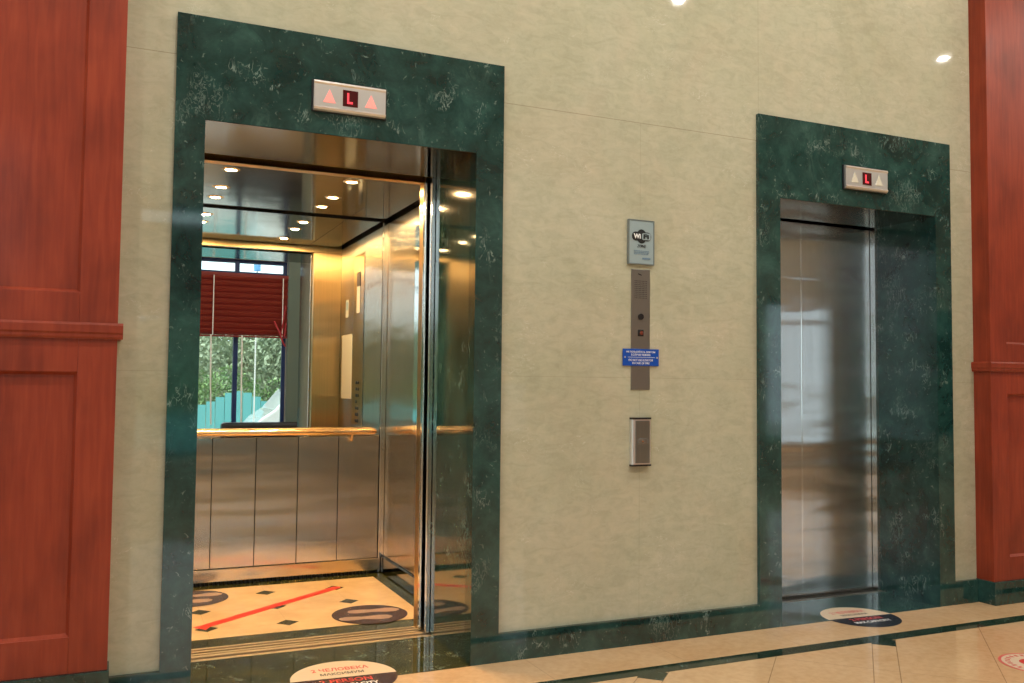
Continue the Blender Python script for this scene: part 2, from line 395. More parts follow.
# ================================================================ WOOD PANELLING
def pilaster(x0, x1, side, label, rail, up, low, base, inset, yb_=WY+.0):
    """frame-and-panel joinery: side = +1 when the visible end is x1, -1 when it is x0"""
    t = thing('wood_pilaster', label, 'wood panelling', ((x0+x1)/2, -.04, 0))
    f, r = -.088, -.070            # face of the frame, face of the recessed field
    xi0, xi1 = x0+inset, x1-inset
    top = 4.38
    bm = new(); box(bm, x0+.003, x1-.003, r+.004, yb_, base, top); obj('carcass', bm, WOOD, t)
    for a, b_ in ((x0, xi0), (xi1, x1)):
        bm = new(); box(bm, a, b_, f, r+.006, base, top); obj('stile', bm, WOOD, t, .0015)
    for a, b_ in ((base, low[0]), (low[1], up), (3.95, top)):
        bm = new(); box(bm, xi0, xi1, f+.0005, r+.006, a, b_); obj('rail', bm, WOOD, t, .0015)
    for z0, z1 in (low, (up, 3.95)):
        bm = new(); m = .010
        # chamfered raised field with a moulded edge
        A = [(xi0, z0), (xi1, z0), (xi1, z1), (xi0, z1)]; B = [(xi0+m, z0+m), (xi1-m, z0+m), (xi1-m, z1-m), (xi0+m, z1-m)]
        va = [bm.verts.new((p[0], f+.004, p[1])) for p in A]; vb = [bm.verts.new((p[0], r, p[1])) for p in B]
        for i in range(4): bm.faces.new((va[i], va[(i+1) % 4], vb[(i+1) % 4], vb[i]))
        bm.faces.new(vb); 
        vc = [bm.verts.new((p[0], r+.006, p[1])) for p in A]
        for i in range(4): bm.faces.new((va[i], vc[i], vc[(i+1) % 4], va[(i+1) % 4]))
        bm.faces.new(vc[::-1])
        obj('panel', bm, WOOD, t)
    # dado moulding wraps the visible end
    z0, z1 = rail; h = z1-z0
    prof = [(0, 0), (.010, 0), (.013, .15*h), (.013, .3*h), (.017, .42*h), (.017, .85*h), (.014, h), (0, h)]
    e0, e1 = (x0-.017 if side < 0 else x0), (x1+.017 if side > 0 else x1)
    bm = new(); prism(bm, [(f-p, z0+q) for p, q in prof], 'x', e0, e1)
    ex = x1 if side > 0 else x0
    prism(bm, [(ex+side*p, z0+q) for p, q in prof], 'y', f, yb_-.001)
    obj('dado_moulding', bm, WOOD, t)
    bm = new(); box(bm, x0-.006, x1+.006, f-.012, yb_, 0, base); obj('marble_plinth', bm, GREEN, t, .003)['label'] = 'dark green marble plinth'
    return t
pilaster(-1.75, -.168, 1, 'cherry red wood panelled pilaster on the left edge, beside the open lift', (1.278, 1.333), 1.435, (.288, 1.166), .168, .120)
pilaster(4.112, 5.75, -1, 'cherry red wood panelled pilaster on the right edge, past the closed lift', (1.236, 1.288), 1.389, (.245, 1.116), .122, .125)

# ================================================================ MARBLE PORTALS
def portal(p, label):
    x0, x1, i0, i1, H, h, d = p['x'], p['x']+p['W'], p['i0'], p['i1'], p['H'], p['h'], p['d']
    t = thing('lift_portal', label, 'marble portal', ((x0+x1)/2, 0, 0), 'green marble lift portals')
    bm = new(); box(bm, x0, i0, 0, WY+.05, 0, h); obj('jamb', bm, GREEN, t)
    bm = new(); box(bm, i1, x1, 0, WY+.05, 0, h); obj('jamb', bm, GREEN, t)
    bm = new(); box(bm, x0, x1, 0, WY+.05, h, H); obj('lintel', bm, GREEN, t)
    bm = new(); box(bm, i0-.04, i0, WY+.0501, d, 0, h); obj('reveal', bm, GREEN, t)
    bm = new(); box(bm, i1, i1+.04, WY+.0501, d, 0, h); obj('reveal', bm, GREEN_WAXED if p is P1 else GREEN, t)
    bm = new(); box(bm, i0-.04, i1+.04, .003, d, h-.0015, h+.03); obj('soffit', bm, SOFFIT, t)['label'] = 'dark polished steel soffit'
    bm = new(); box(bm, i0, i1, -.002, d-.03, -.02, .0009); obj('threshold', bm, GREEN_WARMLIT if p is P1 else GREEN, t)
    return t
portal(P1, 'green marble portal around the open lift on the left')
portal(P2, 'green marble portal around the closed lift on the right')

# ================================================================ FLOOR INDICATORS above the lifts
def indicator(x0, x1, z0, z1, label, lit, parent_y=0.0):
    cx, cz = (x0+x1)/2, (z0+z1)/2; wd, ht = x1-x0, z1-z0
    t = thing('floor_indicator', label, 'lift indicator', (cx, 0, z0), 'floor indicators over the lifts')
    bm = new(); box(bm, x0-.006, x1+.006, -.010, -.0003, z0-.002, z1+.002); obj('back_box', bm, BLACK, t)
    bm = new()   # extruded aluminium face with a bullnose lower and upper edge
    prof = [(-.010, z0), (-.020, z0+.004), (-.024, z0+.012), (-.020, z0+.018), (-.020, z1-.016), (-.024, z1-.010), (-.021, z1-.003), (-.010, z1)]
    prism(bm, prof, 'x', x0, x1); obj('faceplate', bm, ALU, t)
    bm = new(); s = .030; box(bm, cx-s, cx+s, -.0215, -.0195, cz-.032, cz+.032); obj('display', bm, LEDBACK, t, 0)
    text('led_letter', 'L', .05, LED, t, (cx-.002, -.0222, cz), height=.042, width=.022, bold=.0012)
    for k in (-1, 1):
        bm = new(); ax = cx+k*wd*.29
        prism(bm, [(ax-.024, cz-.026), (ax+.024, cz-.026), (ax, cz+.026)], 'y', -.0215, -.0195)
        obj('arrow', bm, ARROW_ON if lit else ARROW_OFF, t)
    return t
indicator(.496, .779, 2.186, 2.305, 'steel floor indicator with a red L and lit pink arrows, above the open lift', True)
indicator(3.172, 3.455, 2.147, 2.266, 'steel floor indicator with a red L and unlit pale arrows, above the closed lift', False)

# ================================================================ THINGS ON THE WALL BETWEEN THE LIFTS
t = thing('wifi_sign', 'small pale blue grey Wi-Fi zone sign above the call panel', 'sign', (1.985, WY, 1.69))
bm = new(); box(bm, 1.921, 2.049, WY-.012, WY-.0004, 1.690, 1.884); obj('sign_plate', bm, SIGNM, t, .001)
bm = new()
for a, b_, c, d in ((1.917, 1.921, 1.686, 1.888), (2.049, 2.053, 1.686, 1.888), (1.921, 2.049, 1.686, 1.690), (1.921, 2.049, 1.884, 1.888)): box(bm, a, b_, WY-.014, WY-.0004, c, d)
obj('sign_rim', bm, SIGNEDGE, t)
bm = new(); y0, y1 = WY-.0135, WY-.012
prism(bm, disc(1.985, 1.813, .032, 40, .026), 'y', y0, y1)
def rrect(cx, cz, hw, hh, r, n=6):
    o = []
    for sx, sz, a0 in ((1, 1, 0), (-1, 1, 90), (-1, -1, 180), (1, -1, 270)):
        for k in range(n+1):
            a = math.radians(a0+90*k/n); o.append((cx+sx*(hw-r)+r*math.cos(a), cz+sz*(hh-r)+r*math.sin(a)))
    return o
prism(bm, rrect(1.985, 1.813, .050, .020, .018), 'y', y0-.0004, y1); obj('logo_ground', bm, INK, t)
bm = new(); prism(bm, rrect(2.009, 1.813, .023, .0155, .009), 'y', y0-.0010, y0-.0004); obj('logo_pill', bm, SIGNM, t)
text('logo_letters', 'Wi', .03, WHITE, t, (1.961, y0-.0012, 1.813), width=.036, height=.022, bold=.001)
text('logo_letters', 'Fi', .03, INK, t, (2.008, y0-.0016, 1.813), width=.028, height=.021, bold=.001)
text('zone_word', 'ZONE', .02, INK, t, (1.985, y0, 1.769), width=.046, height=.013, shear=.15)
for zz in (1.747, 1.740, 1.733):
    bm = new(); xx = 1.946
    while xx < 2.022:
        l = random.uniform(.006, .014); box(bm, xx, min(xx+l, 2.025), y0, y1, zz-.0014, zz+.0014); xx += l+.003
    obj('small_print', bm, BLUEINK, t)
bm = new(); xx = 1.990
for l in (.007, .004, .006, .006, .005, .006): box(bm, xx, xx+l, y0, y1, 1.709, 1.717); xx += l+.0015
obj('small_print', bm, BLUEINK, t)

t = thing('wall_intercom', 'tall brushed steel intercom plate with speaker grille and key switch', 'intercom panel', (1.985, WY, 1.12))
bm = new(); box(bm, 1.938, 2.036, WY-.004, WY-.0003, 1.122, 1.664); obj('faceplate', bm, PLATE, t, .001)
bm = new()
for i in range(9):
    for j in range(10):
        prism(bm, disc(1.957+i*.0075, 1.535+j*.0085, .0019, 6), 'y', WY-.0048, WY-.004)
obj('speaker_grille', bm, DARK, t)
bm = new(); prism(bm, disc(1.987, 1.450, .014, 24), 'y', WY-.009, WY-.004); obj('sensor_lens', bm, BLACK, t)
bm = new(); box(bm, 1.972, 2.002, WY-.006, WY-.004, 1.362, 1.392); b1 = obj('key_switch', bm, BLACK, t, .002)
bm = new(); prism(bm, disc(1.989, 1.377, .009, 20), 'y', WY-.010, WY-.006); obj('key_barrel', bm, CHROME, b1)
bm = new(); prism(bm, [(1.974, 1.646), (1.992, 1.640), (1.990, 1.636), (1.972, 1.642)], 'y', WY-.0048, WY-.004); obj('emblem', bm, INK, t)

t = thing('warning_sign', 'small blue sign with white Russian and English lettering across the intercom plate', 'sign', (1.985, WY, 1.232))
bm = new(); box(bm, 1.893, 2.082, WY-.007, WY-.0042, 1.229, 1.305); obj('sign_plate', bm, BLUE, t, .0008)
yt = WY-.0076
text('lettering', 'НЕ ПОЛЬЗУЙТЕСЬ ЛИФТОМ', .01, WHITE, t, (1.987, yt, 1.2925), width=.150, height=.0105)
text('lettering', 'В СЛУЧАЕ ПОЖАРА', .01, WHITE, t, (1.987, yt, 1.2785), width=.100, height=.0095)
text('lettering', 'DO NOT USE ELEVATOR', .01, WHITE, t, (1.987, yt, 1.2545), width=.128, height=.0095)
text('lettering', 'IN CASE OF FIRE', .01, WHITE, t, (1.987, yt, 1.2410), width=.090, height=.0090)
bm = new(); box(bm, 1.920, 2.060, yt-.0005, yt+.0006, 1.2665, 1.2680); obj('rule_line', bm, WHITE, t)
for xx in (1.904, 2.072):
    bm = new(); prism(bm, disc(xx, 1.267, .0042, 14), 'y', WY-.009, WY-.007); obj('screw', bm, ALU, t)

t = thing('call_button_plate', 'slim steel call button unit with dark end caps, below the intercom plate', 'call button', (1.983, WY, .78))
z0, z1 = .782, .998
bm = new(); prism(bm, [(1.934, WY-.0003), (1.934, WY-.018), (1.940, WY-.022), (2.026, WY-.022), (2.032, WY-.018), (2.032, WY-.0003)], 'z', z0+.008, z1-.008); obj('faceplate', bm, ALU, t)
for a, b_ in ((z0, z0+.008), (z1-.008, z1)):
    bm = new(); box(bm, 1.933, 2.033, WY-.023, WY-.0003, a, b_); obj('end_cap', bm, BLACK, t)
bm = new(); box(bm, 1.950, 2.024, WY-.0232, WY-.022, z0+.014, z1-.014); obj('inlay', bm, make_steel('call_plate_inlay', (.33, .40, .42), .3, fine=1), t)
bm = new(); box(bm, 1.963, 2.008, WY-.027, WY-.0232, .882, .904); b1 = obj('button', bm, PLATE, t, .0015)
bm = new(); prism(bm, [(1.979, .889), (1.992, .889), (1.9855, .898)], 'y', WY-.0278, WY-.027); obj('arrow_mark', bm, BRASS, b1)

# ================================================================ DOORS AND SILLS
def leaf(x0, x1, y0, y1, z1, label, m=None, seam_side=None, group='lift door leaves'):
    t = thing('lift_door_leaf', label, 'lift door', ((x0+x1)/2, (y0+y1)/2, .006), group)
    bm = new(); box(bm, x0, x1, y0, y1, .006, z1); obj('door_skin', bm, m or DOOR_STEEL, t, .002)
    bm = new(); e = x1 if seam_side == 'r' else x0; s = .004
    box(bm, e-(s if seam_side == 'r' else -.0002), e+(-.0002 if seam_side == 'r' else s), y0-.001, y0, .008, z1-.002)
    obj('edge_strip', bm, CHROME, t)
    return t
def sill(x0, x1, y0, y1, n, label, m=None):
    t = thing('door_sill', label, 'door sill', ((x0+x1)/2, (y0+y1)/2, -.02), 'grooved metal door sills')
    bm = new(); wd = (y1-y0)/(2*n+1)
    for i in range(n+1): box(bm, x0, x1, y0+2*i*wd, y0+(2*i+1)*wd, -.012, .0012)
    obj('ridge', bm, m or SILLM, t)
    bm = new(); box(bm, x0, x1, y0, y1, -.03, -.013); obj('groove_base', bm, plain('sill_groove', (.10, .08, .06), .5, .5), t)
# right lift: closed centre-parting pair
mid = (P2['i0']+P2['i1'])/2
leaf(P2['i0']-.06, mid-.001, .44, .47, 2.14, 'left leaf of the closed brushed steel lift doors', None, 'r')
leaf(mid+.001, P2['i1']+.06, .44, .47, 2.14, 'right leaf of the closed brushed steel lift doors', None, 'r')
sill(P2['i0']-.04, P2['i1']+.04, .372, .52, 2, 'grooved metal door sill under the closed lift doors', PLATE)
bm = new(); box(bm, P2['i0']-.3, P2['i1']+.3, .36, .50, 2.12, 2.35); box(bm, P2['i0']-.3, P2['i0']-.04, .405, .43, 0, 2.12); box(bm, P2['i1']+.04, P2['i1']+.3, .405, .43, 0, 2.12); struct('trim_5', bm, DARK)
bm = new(); box(bm, P2['i1']-.020, P2['i1']+.05, .401, .436, .001, P2['h']); struct('trim_6', bm, DOOR_STEEL)
# left lift: doors open, the leaves stand in their pockets behind the jambs
leaf(1.158, 1.69, .508, .533, 2.13, 'retracted landing door leaf at the right of the open lift', CHROME, 'l')
leaf(-.46, .125, .508, .533, 2.13, 'retracted landing door leaf at the left of the open lift', CHROME, 'r')
leaf(1.142, 1.68, .562, .585, 2.11, 'retracted inner car door leaf at the right of the open lift', CHROME, 'l')
leaf(-.45, .138, .562, .585, 2.11, 'retracted inner car door leaf at the left of the open lift', CHROME, 'r')
sill(.06, 1.24, .47, .553, 1, 'gold toned landing door sill of the open lift')
sill(.06, 1.24, .562, .66, 2, 'gold toned car door sill of the open lift')

# ================================================================ THE OPEN LIFT CAR
CX0, CX1, CY0, CY1, CZ = -.07, 1.352, .665, 1.905, 2.145
t = thing('lift_car', 'open steel lift car with mirror, handrail and lit downlights', 'lift car', (.64, 1.28, 0))
bm = new(); box(bm, CX0-.03, CX1+.03, CY0, CY1+.04, -.06, -.0005); obj('car_floor', bm, GREEN_WARMLIT, t)
def make_car_tile():
    m, nt, b = mat('cream_car_floor_tile'); v = coords(nt)
    c = ramp(nt, noise(nt, v, 5, 6, .6), [(.35, (.60, .43, .22)), (.65, (.72, .54, .30))])
    X = xyz(nt)
    def per(e, c0, p): return math_(nt, 'MULTIPLY', math_(nt, 'ABSOLUTE', math_(nt, 'SUBTRACT', math_(nt, 'FRACT', math_(nt, 'ADD', math_(nt, 'DIVIDE', math_(nt, 'SUBTRACT', e, c0), p), 50.0)), .5)), p)
    lx = math_(nt, 'GREATER_THAN', per(X[0], .615, .365), .1815); ly = math_(nt, 'GREATER_THAN', per(X[1], 1.27, .34), .169)
    c = mix(nt, math_(nt, 'MULTIPLY', math_(nt, 'MAXIMUM', lx, ly), .35), c, (.25, .17, .08))
    nt.links.new(c, b.inputs['Base Color']); b.inputs['Roughness'].default_value = .12; return m
bm = new(); box(bm, .0, 1.262, .79, 1.79, -.001, .0012); obj('floor_tile', bm, make_car_tile(), t)['label'] = 'cream tile field of the car floor'
for gx in (.25, .615, .985):
    for gy in (.94, 1.27, 1.60):
        if (gx, gy) == (.985, .94): continue
        bm = new(); s = .052; yy = gy - (gx-.615)*.06
        prism(bm, [(gx-s, yy), (gx, yy-s), (gx+s, yy), (gx, yy+s)], 'z', 0, .0020); obj('floor_inset', bm, GREEN_WARMLIT, t)
# back wall: mirror above, five steel panels below
bm = new(); box(bm, CX0, CX1, CY1+.002, CY1+.03, 0, 2.25); obj('back_backing', bm, DARK, t)
bm = new(); box(bm, CX0+.03, CX1-.036, CY1-.008, CY1+.002, .825, 2.128); obj('mirror', bm, MIRROR, t)['label'] = 'mirror on the upper back wall'
seams = [-.04, .11, .35, .59, .829, 1.066, 1.314]
for a, b_ in zip(seams, seams[1:]):
    bm = new(); box(bm, a+.0015, b_-.0015, CY1-.012, CY1+.002, .092, .822); obj('back_panel', bm, STEEL, t, .0015)
bm = new(); box(bm, CX0, CX1-.03, CY1-.030, CY1+.002, .020, .090); obj('kick_plate', bm, make_steel('kick_plate_steel', (.62, .52, .38), .2, wave=.003, aniso=.6), t, .003)
bm = new()
for i in range(60): box(bm, CX0+.02+i*.022, CX0+.032+i*.022, CY1-.026, CY1-.012, .001, .019)
obj('vent_strip', bm, BLACK, t)
bm = new(); box(bm, CX1-.034, CX1, CY1-.014, CY1+.002, .001, 2.13); obj('corner_post', bm, CHROME, t, .004)
bm = new(); box(bm, CX0, CX0+.028, CY1-.014, CY1+.002, .001, 2.13); obj('corner_post', bm, CHROME, t, .004)
# side walls
for sx, a, b_ in ((1, CX1, CX1+.012), (-1, CX0-.012, CX0)):
    ys = [CY0+.001, 1.060, 1.350, 1.62, CY1-.001]
    for u, v in zip(ys, ys[1:]):
        bm = new(); box(bm, a, b_, u+.001, v-.001, .10, 2.125); obj('side_panel', bm, STEEL_WALL, t, .001)
    bm = new(); box(bm, a+sx*.014, a+sx*.03, CY0, CY1, 0, 2.25) if sx > 0 else box(bm, a-.02, a-.002, CY0, CY1, 0, 2.25); obj('side_backing', bm, DARK, t)
    bm = new(); box(bm, a-(.018 if sx > 0 else 0), b_+(0 if sx > 0 else .018), CY0+.002, CY1-.031, .004, .098); obj('kick_plate', bm, SOFFIT, t, .002)
# front returns and transom, facing the back of the car
for a, b_ in ((1.150, CX1), (CX0, .150)):
    bm = new(); box(bm, a, b_, CY0-.055, CY0, .001, 2.094); obj('front_return', bm, GOLD_STEEL, t, .002)
bm = new(); box(bm, CX0, CX1, CY0-.055, CY0, 2.095, 2.20); obj('transom', bm, GOLD_STEEL, t)
bm = new(); box(bm, -.5, 1.8, .50, .608, 2.135, 2.30); obj('door_operator', bm, DARK, t)
# ceiling: dark roof, and a hung polished panel with a gap all round
bm = new(); box(bm, CX0-.02, CX1+.02, CY0-.04, CY1+.03, 2.20, 2.24); obj('car_roof', bm, DARK, t)
bm = new(); box(bm, CX0+.03, 1.105, CY0+.03, CY1-.035, CZ-.006, CZ+.02); obj('ceiling_panel', bm, CEIL_STEEL, t, .001)
bm = new(); box(bm, 1.108, CX1-.035, CY0+.03, CY1-.035, CZ-.006, CZ+.02); obj('ceiling_panel', bm, CEIL_STEEL, t, .001)
lamps = [(x, y) for x in (.305, .882) for y in (.938, 1.352, 1.630)]
for x, y in lamps:
    bm = new(); n = 24; ro, ri, z = .045, .031, CZ-.006
    for k in range(n):
        a, b_ = 2*math.pi*k/n, 2*math.pi*(k+1)/n
        q = [bm.verts.new((x+r*math.cos(g), y+r*math.sin(g), zz)) for r, g, zz in ((ro, a, z-.0005), (ro, b_, z-.0005), (ri, b_, z-.004), (ri, a, z-.004))]; bm.faces.new(q)
        q = [bm.verts.new((x+r*math.cos(g), y+r*math.sin(g), zz)) for r, g, zz in ((ri, a, z-.004), (ri, b_, z-.004), (ri*.9, b_, z-.001), (ri*.9, a, z-.001))]; bm.faces.new(q)
    bmesh.ops.remove_doubles(bm, verts=bm.verts[:], dist=1e-5)
    dl = obj('downlight', bm, BRASS, t)
    bm = new(); prism(bm, disc(x, y, .027, 20), 'z', z-.0025, z-.0012); obj('lens', bm, LAMP, dl)
    L = bpy.data.lights.new('car_downlight', 'AREA'); L.shape = 'DISK'; L.size = .04; L.energy = CAR_W; L.color = (1, .62, .27)
    q = bpy.data.objects.new('car_downlight', L); COL.objects.link(q); q.location = (x, y, z-.006)
# handrail on the back wall
bm = new(); zz = .853
tube(bm, [(-.02, 1.865, zz), (-.005, 1.845, zz), (.02, 1.838, zz), (1.235, 1.838, zz), (1.262, 1.845, zz), (1.272, 1.865, zz)], .019, 16)
hr = obj('handrail', bm, BRASS, t, smooth=True)
for x in (.08, 1.135):
    bm = new(); tube(bm, [(x, 1.895, zz-.050), (x, 1.865, zz-.050), (x, 1.845, zz-.032), (x, 1.838, zz-.014)], .007, 10)
    prism(bm, disc(x, zz-.050, .018, 16), 'y', 1.886, 1.893); obj('bracket', bm, BRASS, hr, smooth=False)
# side wall fittings, seen in the mirror
xw = CX1
cp = new(); box(cp, xw-.004, xw-.0002, 1.065, 1.345, .86, 2.02)
cpo = obj('control_panel', cp, make_steel('control_panel_steel', (.62, .60, .56), .12, wave=.004, aniso=.6, wscale=(2, 2, 6)), t, .001)
bm = new(); box(bm, xw-.007, xw-.004, 1.165, 1.250, 1.62, 1.80); o = obj('instruction_plate', bm, PAPER, cpo)
bm = new(); box(bm, xw-.007, xw-.004, 1.165, 1.250, 1.80, 1.90); o = obj('floor_display', bm, BLACK, cpo)
for r_ in range(7):
    for c_ in range(2):
        if r_ == 3 and c_ == 1: continue
        bm = new(); yy, z = 1.185+c_*.045, .885+r_*.043
        v = [(yy+.011*math.cos(2*math.pi*k/14), z+.011*math.sin(2*math.pi*k/14)) for k in range(14)]
        prism(bm, v, 'x', xw-.008, xw-.004); obj('lift_button', bm, BLACK, cpo)
bm = new(); box(bm, xw-.003, xw-.0002, .835, .915, 1.61, 1.735); o = obj('capacity_plate', bm, PAPER, t)
bm = new(); box(bm, xw-.0036, xw-.003, .850, .900, 1.66, 1.72); obj('plate_print', bm, BLUEINK, o)
bm = new(); box(bm, xw-.004, xw-.0002, .745, 1.045, 1.03, 1.485); obj('notice_board', bm, PAPER, t)

# ================================================================ FLOOR STICKERS AND TAPE
def half(cx, cy, r, top, n=40):
    a0 = 0 if top else math.pi
    return [(cx+r*math.cos(a0+math.pi*k/n), cy+r*math.sin(a0+math.pi*k/n)) for k in range(n+1)]
def lobby_sticker(cx, cy, r, label, rot):
    t = thing('floor_sticker', label, 'floor sticker', (cx, cy, .0009), 'two person limit floor stickers')
    z = .0013
    def rr(pts): return [(cx+(x-cx)*math.cos(rot)-(y-cy)*math.sin(rot), cy+(x-cx)*math.sin(rot)+(y-cy)*math.cos(rot)) for x, y in pts]
    bm = new(); prism(bm, rr(half(cx, cy, r, True)), 'z', .0009, z); obj('upper_half', bm, CREAM_V, t)
    bm = new(); prism(bm, rr(half(cx, cy, r, False)), 'z', .0009, z); obj('lower_half', bm, BLACK_V if cx > 2 else DARK_V, t)
    def tx(s, m, dx, dy, wd, ht, bold=.0):
        p = rr([(cx+dx, cy+dy)])[0]; text('lettering', s, .05, m, t, (p[0], p[1], z+.0002), 'z', .0001, wd, ht, bold=bold, rot=rot)
    k = r/.205
    tx('2 ЧЕЛОВЕКА', REDPRINT, 0, .105*k, .225*k, .040*k, .001)
    tx('МАКСИМУМ', INK, 0, .050*k, .170*k, .030*k, .001)
    tx('2 PERSON', REDPRINT, 0, -.040*k, .200*k, .040*k, .001)
    tx('MAX CAPACITY', WHITE, 0, -.095*k, .230*k, .032*k, .001)
lobby_sticker(.675, .055, .205, 'round two person limit sticker in front of the open lift', -.06)
lobby_sticker(3.262, -.002, .190, 'round two person limit sticker in front of the closed lift', -.06)
def shoe(bm, cx, cy, L, ang, mirror, z0, z1):
    half_ = [(-.50, 0), (-.47, .10), (-.36, .145), (-.22, .135), (-.05, .105), (.10, .13), (.25, .175), (.40, .15), (.48, .07), (.50, 0)]
    lo = [(x, -y*.8) for x, y in half_[1:-1]][::-1]
    pts = []
    for x, y in half_+lo:
        y *= mirror; x, y = x*L, y*L
        pts.append((cx+x*math.cos(ang)-y*math.sin(ang), cy+x*math.sin(ang)+y*math.cos(ang)))
    if mirror < 0: pts = pts[::-1]
    prism(bm, pts, 'z', z0, z1)
def foot_sticker(cx, cy, r, ang, label):
    t = thing('footprint_sticker', label, 'floor sticker', (cx, cy, .0022), 'round footprint stickers in the lift')
    bm = new(); prism(bm, disc(cx, cy, r), 'z', .0022, .0027); obj('ground', bm, DARK_V, t)
    for s in (-1, 1):
        bm = new(); ox, oy = -math.sin(ang)*.058*s+.028*s, math.cos(ang)*.058*s
        shoe(bm, cx+ox, cy+oy, .26, ang, s, .0027, .0031); obj('footprint', bm, MAUVE, t)
foot_sticker(1.015, .945, .185, -.12, 'round dark sticker with two footprints, right side of the lift floor')
foot_sticker(.235, 1.600, .185, -.05, 'round dark sticker with two footprints, left rear of the lift floor')
bm = new(); a, b_ = Vector((.215, .985)), Vector((1.0, 1.585)); d = (b_-a).normalized(); n_ = Vector((-d.y, d.x))*.027
prism(bm, [tuple(a-n_*1.9), tuple(a+d*.05-n_), tuple(b_-n_), tuple(b_+d*.02), tuple(b_+n_), tuple(a+d*.03+n_), tuple(a+n_*1.2)], 'z', .0023, .0028)
tag(centre_origin(obj('floor_tape', bm, RED)), 'red tape strip running diagonally across the lift floor', 'tape')
t = thing('floor_sticker', 'round red and white sticker on the lobby floor at the right edge', 'floor sticker', (3.375, -.86, .0002))
cx, cy = 3.375, -.865
bm = new(); prism(bm, disc(cx, cy, .150), 'z', .0001, .0008); obj('outer_ring', bm, plain('rose_red_print', (.62, .12, .10), .4), t)
bm = new(); prism(bm, disc(cx, cy, .138), 'z', .0008, .0012); obj('white_ground', bm, CREAM_V, t)
bm = new()
for k in range(26):
    a = 2*math.pi*k/26; p = Vector((cx+.115*math.cos(a), cy+.115*math.sin(a))); u = Vector((math.cos(a), math.sin(a)))*.010; v = Vector((-math.sin(a), math.cos(a)))*.006
    prism(bm, [tuple(p-u-v), tuple(p+u-v), tuple(p+u+v), tuple(p-u+v)], 'z', .0012, .0015)
obj('ring_print', bm, REDPRINT, t)
bm = new(); prism(bm, disc(cx-.010, cy+.02, .050), 'z', .0012, .0016); obj('red_disc', bm, REDPRINT, t)
bm = new(); box(bm, cx-.065, cx+.03, cy-.062, cy-.045, .0012, .0015); obj('grey_print', bm, MAUVE, t)

# ================================================================ LOBBY LAMPS
def lobby_lamp(x, y, label):
    t = thing('ceiling_lamp', label, 'ceiling lamp', (x, y, LZ), 'recessed lobby downlights')
    bm = new(); n = 28; z = LZ
    for k in range(n):
        a, b_ = 2*math.pi*k/n, 2*math.pi*(k+1)/n
        for (r1, z1), (r2, z2) in (((.060, z-.001), (.057, z-.010)), ((.057, z-.010), (.040, z-.010)), ((.040, z-.010), (.038, z-.001))):
            bm.faces.new([bm.verts.new((x+r*math.cos(g), y+r*math.sin(g), zz)) for r, g, zz in ((r1, a, z1), (r1, b_, z1), (r2, b_, z2), (r2, a, z2))])
    bmesh.ops.remove_doubles(bm, verts=bm.verts[:], dist=1e-5)
    obj('lamp_ring', bm, ALU, t)
    bm = new(); prism(bm, disc(x, y, .037), 'z', z-.006, z-.001); obj('lamp_lens', bm, LAMP_L, t)
    L = bpy.data.lights.new('lobby_downlight', 'AREA'); L.shape = 'DISK'; L.size = .07; L.energy = LOBBY_W; L.color = (1, .94, .84)
    q = bpy.data.objects.new('lobby_downlight', L); COL.objects.link(q); q.location = (x, y, z-.012)
ORD = ['first', 'second', 'third', 'fourth', 'fifth', 'sixth']
for i, (x, y) in enumerate(LOBBY_LAMPS): lobby_lamp(x, y, 'round lobby downlight, %s from the left in the row %s the lifts' % (ORD[i % 6], 'nearest' if y > -2 else 'farther from'))

# ================================================================ THE WINDOW SIDE, seen in the car mirror
t = thing('window_blind', 'half lowered red slatted blind at the window seen in the lift mirror', 'blind', (1.08, LY+.04, 1.78))
bm = new(); box(bm, .03, 2.13, LY+.01, LY+.06, 2.635, 2.685); obj('headrail', bm, BLIND, t, .003)
zz = 2.615; k = 0
while zz > 1.835:
    bm = new(); th = math.radians(52); h_, d_ = .052*math.sin(th), .040*math.cos(th); y_ = LY+.035
    prism(bm, [(y_-d_, zz-h_), (y_+d_, zz+h_), (y_+d_+.002, zz+h_-.003), (y_-d_+.002, zz-h_-.003)], 'x', .035, 2.125); obj('slat', bm, BLIND, t)
    zz -= .085; k += 1
for j in range(3):
    bm = new(); box(bm, .035, 2.125, LY+.008, LY+.062, 1.808+j*.012, 1.813+j*.012); obj('slat', bm, BLIND, t)
bm = new(); box(bm, .035, 2.125, LY+.010, LY+.060, 1.778, 1.800); obj('bottom_rail', bm, BLIND, t, .003)
for x in (.20, 1.098, 2.052):
    bm = new(); tube(bm, [(x, LY+.075, 2.64), (x, LY+.078, 1.80)], .0075, 6); obj('ladder_cord', bm, CORD, t)
for x, dx in ((1.075, .03), (1.495, .015)):
    bm = new(); tube(bm, [(x, LY+.085, 1.80), (x+dx*.3, LY+.085, 1.2), (x+dx, LY+.085, .55)], .011, 6); obj('pull_cord', bm, CORD, t)
bm = new()
tube(bm, [(1.93, LY+.09, 2.02), (2.00, LY+.10, 1.88), (2.06, LY+.09, 1.72), (2.10, LY+.09, 1.66)], .014, 6)
tube(bm, [(2.09, LY+.09, 2.25), (2.05, LY+.10, 1.95), (2.03, LY+.09, 1.85), (2.08, LY+.10, 1.80), (2.10, LY+.09, 2.0)], .010, 6)
obj('tied_cord', bm, plain('red_cord', (.38, .02, .03), .6), t)

